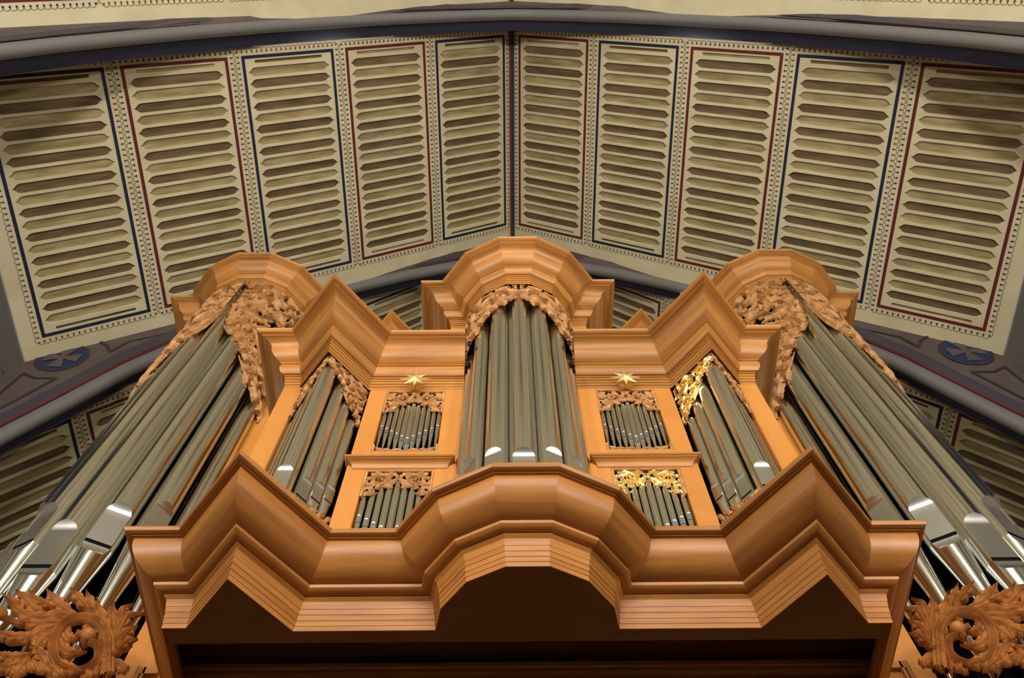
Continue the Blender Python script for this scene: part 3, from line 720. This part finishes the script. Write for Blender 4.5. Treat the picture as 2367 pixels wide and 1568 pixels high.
def knob(S, c, r, h, parent, mat):
    mb = MB(); N = 10; P = [S(c[0], c[1], h*1.3)]
    for k, (rr, hh) in enumerate(((0.55, 1.1), (0.9, 0.65), (1.0, 0.0), (0.8, -0.5))):
        for i in range(N): a = 2*pi*i/N; P.append(S(c[0]+r*rr*cos(a), c[1]+r*rr*sin(a), h*hh))
    F = [(0, 1+i, 1+(i+1) % N) for i in range(N)]
    for k in range(3): F += [(1+k*N+i, 1+(k+1)*N+i, 1+(k+1)*N+(i+1) % N, 1+k*N+(i+1) % N) for i in range(N)]
    mb.add(P, F); obj('bud', mb, mat, parent, smooth=True)
def acanthus(S, c, r, a0, dr, parent, mat, relief, rng, nl=6, reach=0.62):
    """one scroll with long leaves thrown off its outside"""
    scroll(S, c, r*0.60, a0, 1.3, dr, r*0.10, relief, parent, mat)
    for k in range(nl):
        a = a0+dr*(2*pi*0.9*k/nl+0.1); b = Vector((c[0]+r*0.5*cos(a), c[1]+r*0.5*sin(a)))
        out = Vector((cos(a), sin(a))); tg = Vector((-sin(a), cos(a)))*dr; q = r*reach*rng.uniform(0.85, 1.25)
        leaf(S, [b-tg*q*0.45-out*q*0.06, b+tg*q*0.10+out*q*0.10, b+tg*q*0.60+out*q*0.36, b+tg*q*0.72+out*q*0.88], r*rng.uniform(0.17, 0.22), relief, parent, mat, lobes=rng.choice((4, 5)), curl=relief*0.25, n=30)
    for k in range(3):
        a = a0+dr*(1.3+k*1.9); b = Vector((c[0]+r*0.46*cos(a), c[1]+r*0.46*sin(a))); tg = Vector((-sin(a), cos(a)))*dr; o_ = Vector((cos(a), sin(a)))
        leaf(S, [b-tg*r*0.1, b+tg*r*0.16-o_*r*0.06, b+tg*r*0.32-o_*r*0.26], r*0.11, relief*0.8, parent, mat, lobes=3)
def ground(S, u0, u1, vtop, vlow, cw, parent, mat, relief, seed):
    """pierced board the leaves are carved from"""
    from mathutils import noise
    st = cw/26; nu = int((u1-u0)/st)+1; vmin = min(vlow(u0+(u1-u0)*i/20) for i in range(21)); nv = int((vtop-vmin)/st)+1
    idx = {}; mb = MB(); P = []; F = []
    def vid(i, j, back):
        k = (i, j, back)
        if k not in idx:
            u, v = u0+i*st, vmin+j*st; q = noise.noise(Vector((u*9/cw, v*9/cw, seed+5)))
            idx[k] = len(P); P.append(S(u, v, -relief*0.7 if back else relief*(0.05+0.35*q)))
        return idx[k]
    def solid(i, j):
        u, v = u0+(i+.5)*st, vmin+(j+.5)*st
        if u > u1 or v > vtop or v < vlow(u)+cw*0.10: return False
        return noise.noise(Vector((u*6.0/cw, v*6.0/cw, seed*1.7)))+0.5*noise.noise(Vector((u*12/cw, v*12/cw, seed))) < 0.09
    for i in range(nu):
        for j in range(nv):
            if not solid(i, j): continue
            F.append((vid(i, j, 0), vid(i+1, j, 0), vid(i+1, j+1, 0), vid(i, j+1, 0)))
            for (di, dj, a, b) in ((-1, 0, (i, j+1), (i, j)), (1, 0, (i+1, j), (i+1, j+1)), (0, -1, (i, j), (i+1, j)), (0, 1, (i+1, j+1), (i, j+1))):
                if not solid(i+di, j+dj): F.append((vid(*a, 0), vid(*b, 0), vid(*b, 1), vid(*a, 1)))
    if F: mb.add(P, F); obj('pierced_board', mb, mat, parent, auto=50)
def fill(S, u0, u1, vtop, vlow, cw, parent, mat, relief, seed, edge=True):
    """cover the region between vtop and vlow(u) with a pierced board, scrolls and leaves"""
    rng = random.Random(seed); nu = max(1, round((u1-u0)/cw)); du = (u1-u0)/nu
    def SS(u, v, n): return S(max(u0-0.01*cw, min(u1+0.02*cw, u)), min(vtop-0.001, max(vlow(u)-0.12*cw, v)), n)
    ground(SS, u0, u1, vtop-0.002, vlow, cw, parent, mat, relief, seed)
    for i in range(nu):
        uc = u0+du*(i+.5); hgt = vtop-vlow(uc); nv = max(1, round(hgt/(du*1.0))); dv = hgt/nv
        for j in range(nv):
            c = (uc+rng.uniform(-.06, .06)*du, vtop-dv*(j+.5)); r = 0.5*max(min(du, dv), 0.7*max(du, dv))
            acanthus(SS, c, r, rng.uniform(0, 6.28), 1 if (i+j) % 2 else -1, parent, mat, relief, rng, nl=6, reach=0.85)
    if edge:
        n = max(4, int((u1-u0)/cw*5.5))
        for k in range(n):
            u = u0+(u1-u0)*(k+.4)/n; v = vlow(u); sl = max(-2.5, min(2.5, (vlow(u+0.01)-vlow(u-0.01))/0.02)); L = cw*0.42
            d = Vector((1, sl)).normalized(); nn = Vector((d.y, -d.x))
            b = Vector((u, v))-nn*L*0.55-d*L*0.7
            leaf(SS, [b, b+d*L*0.5+nn*L*0.05, b+d*L*0.85+nn*L*0.3, b+d*L*0.9+nn*L*0.72], cw*0.085, relief*0.9, parent, mat, lobes=4, curl=relief*0.3, n=26)
def cyl(xc, yc, R): return lambda u, v, n: (xc+(R+n)*sin(u/R), yc-(R+n)*cos(u/R), v)
# centre tower shade
for s in (-1, 1):
    t = thing('carved_pipe_shade', (0, YC-0.4, 5.6), 'pale carved leafwork curving round the %s half of the centre tower top' % ('left' if s < 0 else 'right'), 'carving', 'carved pipe shades')
    R = 0.395; U = R*1.5
    S = (lambda f, s: (lambda u, v, n: f(s*u, v, n)))(cyl(0, YC, R), s)
    def vl(u, R=R):
        a = u/R; pts = [(0, 5.76), (0.15, 5.73), (0.55, 5.60), (0.9, 5.46), (1.2, 5.37), (1.35, 5.28), (1.6, 5.1)]
        for (x0, y0), (x1, y1) in zip(pts, pts[1:]):
            if a <= x1: return y0+(y1-y0)*(a-x0)/(x1-x0)
        return 5.1
    fill(S, 0.012, U, 6.045, vl, 0.30, t, CARVE, 0.018, 11)
# pointed tower shades
for s in (-1, 1):
    for t_ in (-1, 1):
        gold = (s == 1 and t_ == -1)
        lb = 'gilded carved leafwork on the inner face of the right pointed tower' if gold else 'pale carved leafwork on the %s face of the %s pointed tower' % ('outer' if t_ > 0 else 'inner', 'left' if s < 0 else 'right')
        t = thing('carved_pipe_shade', (s*1.226, 2.4, 4.8), lb, 'carving', 'carved pipe shades')
        ex, ey = LEG.x*t_*s, LEG.y; nx, ny = -ey*(-1 if ex > 0 else 1), -abs(ex)
        nx = (ey if ex > 0 else -ey)
        S = (lambda ex, ey, nx, ny, s: (lambda u, v, n: (s*1.226+ex*u+nx*n, 2.395+ey*u+ny*n, v)))(ex, ey, nx, ny, s)
        vl = lambda u: 4.90-0.10*(u/0.36)-0.30*(u/0.36)**2
        fill(S, 0.006, 0.352, 5.003, vl, 0.20, t, GOLD if gold else CARVE, 0.012, 21+s*3+t_)
# flats: framed fretwork at the top of the panels, low fretwork at the bottom of the upper ones
def frame_bar(parent, x0, x1, z0, z1, mat, y=2.668): boxo('frame_bar', min(x0, x1), max(x0, x1), y-0.012, y+0.006, z0, z1, mat, parent)
def fret(s, z1, hs, hc, seed, mat, label, inv=False):
    t = thing('carved_fretwork', (s*0.6835, 2.66, z1), label, 'carving', 'fretwork in the flats')
    xa, xb = 0.494, 0.873
    S = lambda u, v, n: (s*u, 2.664-n, v)
    fr = CARVE
    if not inv:
        frame_bar(t, s*xa, s*xb, z1-0.010, z1, fr); frame_bar(t, s*xa, s*(xa+0.012), z1-hs, z1-0.010, fr); frame_bar(t, s*(xb-0.012), s*xb, z1-hs, z1-0.010, fr)
    else:
        frame_bar(t, s*xa, s*xb, z1, z1+0.008, fr); frame_bar(t, s*xa, s*(xa+0.010), z1+0.008, z1+hs, fr); frame_bar(t, s*(xb-0.010), s*xb, z1+0.008, z1+hs, fr)
    xm = 0.6835; hw = 0.19
    for g in (-1, 1):
        rng = random.Random(seed)
        def G(u, v, n, g=g): return S(max(xa+0.004, min(xb-0.004, xm+g*u)), v, n)
        if not inv:
            vl_ = lambda u: z1-hc-(hs-hc)*sm((abs(u)-0.035)/0.13)+0.01*cos(u*70)
            fill(G, 0.002, 0.178, z1-0.008, vl_, 0.17, t, mat, 0.008, seed)
        else:
            for q, (a, b, c, w_) in enumerate((((0.0, 0.012), (0.05, 0.05), (0.09, 0.02), 0.016), ((0.06, 0.012), (0.11, 0.045), (0.14, 0.03), 0.018), ((0.10, 0.014), (0.15, 0.03), (0.178, hs*0.8), 0.016), ((0.02, 0.01), (0.07, 0.008), (0.12, 0.014), 0.011), ((0.12, 0.01), (0.15, 0.01), (0.182, 0.03), 0.010))):
                leaf(G, [(a[0], z1+a[1]), (b[0], z1+b[1]), (c[0], z1+c[1])], w_, 0.008, t, mat, 3)
            knob(G, (0.095, z1+0.022), 0.011, 0.012, t, mat)
for s in (-1, 1):
    side = 'left' if s < 0 else 'right'
    fret(s, 4.984, 0.27, 0.145, 31, CARVE, 'pale framed fretwork under the gilded star in the upper panel %s of centre' % side)
    fret(s, 4.244, 0.085, 0.03, 33, CARVE, 'low pale fretwork at the foot of the upper panel %s of centre' % side, True)
    fret(s, 4.050, 0.24, 0.14, 35, GOLD if s > 0 else CARVE, ('gilded' if s > 0 else 'pale framed') + ' fretwork over the lower panel pipes %s of the centre tower' % side)
    # low carving before the feet of the pointed tower, inner face
    t = thing('carved_foot_rail', (s*1.1, 2.52, 3.2), 'pale carved foot rail at the base of the %s pointed tower, inner face' % side, 'carving', 'foot rails')
    ex, ey = -LEG.x*s, LEG.y; nx, ny = (ey if ex > 0 else -ey), -abs(ex)
    S = lambda u, v, n, s=s, ex=ex, ey=ey, nx=nx, ny=ny: (s*1.226+ex*u+nx*n, 2.39+ey*u+ny*n, v)
    fill(S, 0.09, 0.352, 3.575, lambda u: 3.34, 0.16, t, CARVE, 0.011, 41, edge=False)
    for k in range(6):
        u = 0.08+0.05*k; z = 3.52+0.016*k
        leaf(S, [(u, z-0.05), (u+0.02, z+0.01), (u+0.05, z+0.045)], 0.018, 0.009, t, CARVE, 3)
    # eight-pointed stars
    st = thing('gilded_star', (s*0.69, 2.60, 5.03), 'gilded eight-pointed star on the fretwork %s of the centre tower' % side, 'star', 'gilded stars')
    cx_, cy_, cz_ = s*0.69, 2.585, 5.022
    for k in range(8):
        a = 2*pi*k/8+pi/8*0; Ro = 0.105 if k % 2 == 0 else 0.098; h = 0.022
        d = lambda ang, rr, y: (cx_+rr*cos(ang), cy_+y, cz_+rr*sin(ang))
        mb = MB(); mb.add([d(a, 0, -h), d(a-pi/8, 0.030, 0), d(a, Ro, 0), d(a+pi/8, 0.030, 0), d(a, 0, 0.004)], [(0, 1, 2), (0, 2, 3), (4, 2, 1), (4, 3, 2)])
        obj('ray', mb, STARM, st)
    mb = MB(); mb.box(cx_-0.012, cx_+0.012, cy_, 2.66, cz_-0.03, cz_-0.006); obj('peg', mb, GOLD, st)
    S = lambda u, v, n, s=s: (cx_+u, 2.63-n, v)
    for g in (-1, 1):
        leaf(S, [(0, 4.985), (g*0.03, 4.985), (g*0.045, 4.965)], 0.014, 0.02, st, GOLD, 3, curl=0.02)
# pedal tower shades
for s in (-1, 1):
    for t_ in (-1, 1):
        inner = (t_ != s)
        t = thing('carved_pipe_shade', (s*PX, PY-0.6, 8.2), 'large carved leafwork hanging under the crown on %s half, %s pedal tower' % ('inner' if inner else 'outer', 'left' if s < 0 else 'right'), 'carving', 'carved pipe shades')
        R = 0.612
        S = (lambda f, g: (lambda u, v, n: f(g*u, v, n)))(cyl(s*PX, PY, R), t_)
        def vl(u):
            a = u/0.60
            pts = [(0, 8.72), (0.06, 8.3), (0.14, 7.95), (0.35, 7.75), (0.68, 7.42), (1.0, 7.15), (1.35, 6.95), (1.6, 6.9)]
            for (x0, y0), (x1, y1) in zip(pts, pts[1:]):
                if a <= x1: return y0+(y1-y0)*(a-x0)/(x1-x0)
            return 6.9
        def sh(u, v, n, S=S): return S(u, v, n)
        rng = random.Random(50)
        # the hanging border narrows towards the side: cover only a band along the edge there
        fill(sh, 0.03, R*1.50, 9.10, vl, 0.48, t, CARVE, 0.032, 51)

# big carved scroll at the foot of each pedal tower (outline points are read off the photograph on the panel's plane)
def base_carving(s):
    t = thing('carved_scroll_panel', (s*2.45, 3.5, 3.5), 'large deeply carved acanthus scroll at the foot of the %s pedal tower' % ('left' if s < 0 else 'right'), 'carving', 'foot scrolls')
    A = Vector((-3.05, 3.40, 0)); Bv = Vector((-2.15, 3.60, 0)); e = (Bv-A).normalized(); nrm = Vector((e.y, -e.x, 0))
    def to_plane(x, y):
        d = px_ray(x/5.9175, 1350+y/5.9175); k = (A-CAM).dot(nrm)/d.dot(nrm); p = CAM+d*k
        return Vector(((p-A).dot(e), p.z))
    def S(u, v, n):
        p = A+e*u+nrm*n; return (p.x if s < 0 else -p.x, p.y, v)
    sc = 0.00042                                 # panel metres per crop pixel, for widths
    def lf(pts, w_, lobes=5, rel=0.034, curl=0.05, base=0.0): leaf(S, [to_plane(*p) for p in pts], w_*sc, rel, t, CARVE_DIM, lobes, curl, base, n=34, thick=0.03)
    # main scroll around the eye
    sp = catmull([to_plane(*p) for p in [(1470, 1290), (1480, 1000), (1470, 760), (1340, 560), (1080, 500), (850, 600), (730, 830), (760, 1100), (950, 1230), (1180, 1200), (1330, 1060), (1330, 880), (1220, 830)]], 40)
    ribbon(S, sp, lambda u: sc*(95-45*u), 0.04, 0.03, 0, 0, 0.015, 'scroll', t, CARVE_DIM)
    knob(S, to_plane(1210, 740), 0.045, 0.05, t, CARVE_DIM)
    for k in range(5):
        a = k*1.256+0.4; c = Vector((1190, 730)); p = lambda r, da: (c.x+r*cos(a+da), c.y+r*sin(a+da))
        lf([p(60, 0), p(110, 0.3), p(150, 0.75)], 60, 3, 0.025, 0.02)
    for pts, w_, lb in (
        ([(1180, 500), (880, 440), (560, 500), (280, 440), (40, 230)], 120, 7), ([(1120, 480), (880, 360), (740, 260), (640, 160)], 120, 5), ([(1060, 500), (720, 560), (380, 590), (-40, 560)], 95, 6),
        ([(920, 560), (640, 640), (400, 790), (150, 930)], 120, 6), ([(800, 640), (620, 760), (520, 880), (500, 990)], 110, 5), ([(860, 640), (840, 850), (960, 990), (1190, 1020)], 95, 4), ([(960, 580), (920, 700), (960, 800), (1080, 860)], 90, 4),
        ([(760, 950), (830, 1120), (980, 1230), (1160, 1300)], 110, 5), ([(740, 900), (690, 1100), (780, 1260), (900, 1400)], 100, 5), ([(1480, 1000), (1450, 760), (1390, 500), (1320, 270)], 110, 5), ([(1490, 960), (1560, 720), (1530, 480), (1560, 280)], 100, 5),
        ([(1500, 960), (1600, 700), (1740, 500), (1990, 490)], 115, 5), ([(1500, 960), (1600, 640), (1680, 420), (1820, 360)], 95, 5), ([(1520, 970), (1640, 800), (1760, 700), (1880, 660)], 95, 4), ([(1540, 1000), (1640, 900), (1760, 830), (1880, 850)], 85, 4),
        ([(1280, 1330), (1340, 1120), (1480, 1010), (1650, 1060)], 110, 4), ([(1260, 470), (1180, 330), (1060, 220), (960, 150)], 90, 4), ([(1330, 520), (1280, 360), (1220, 260), (1180, 170)], 85, 4),
        ([(720, 1340), (640, 1120), (540, 1000), (430, 930)], 115, 5), ([(440, 960), (250, 1020), (80, 1050), (-60, 1010)], 110, 5), ([(430, 970), (320, 1120), (240, 1250), (220, 1400)], 105, 5), ([(660, 1020), (600, 1180), (540, 1330)], 90, 4),
        ([(420, 980), (220, 1130), (60, 1200), (-80, 1190)], 100, 5), ([(380, 470), (220, 330), (120, 230)], 90, 4), ([(700, 480), (480, 360), (330, 230), (220, 180)], 105, 5), ([(600, 640), (300, 740), (100, 760), (-60, 720)], 100, 5),
        ([(820, 420), (700, 330), (520, 280), (400, 180)], 80, 4), ([(1420, 1060), (1560, 1100), (1680, 1200), (1700, 1330)], 90, 4), ([(1340, 1200), (1480, 1220), (1560, 1320)], 80, 4), ([(1100, 1180), (1180, 1260), (1260, 1380)], 90, 4), ([(500, 1000), (420, 1150), (460, 1300)], 80, 4), ([(-40, 300), (60, 420), (0, 560)], 80, 4)):
        lf(pts, w_, lb)
for s in (-1, 1): base_carving(s)

# ------------------------------------------------------------------ lift everything built around eye level onto the floor
for o in COL.objects:
    if o.parent is None and o.type in ('MESH', 'EMPTY'): o.location.z += EYE
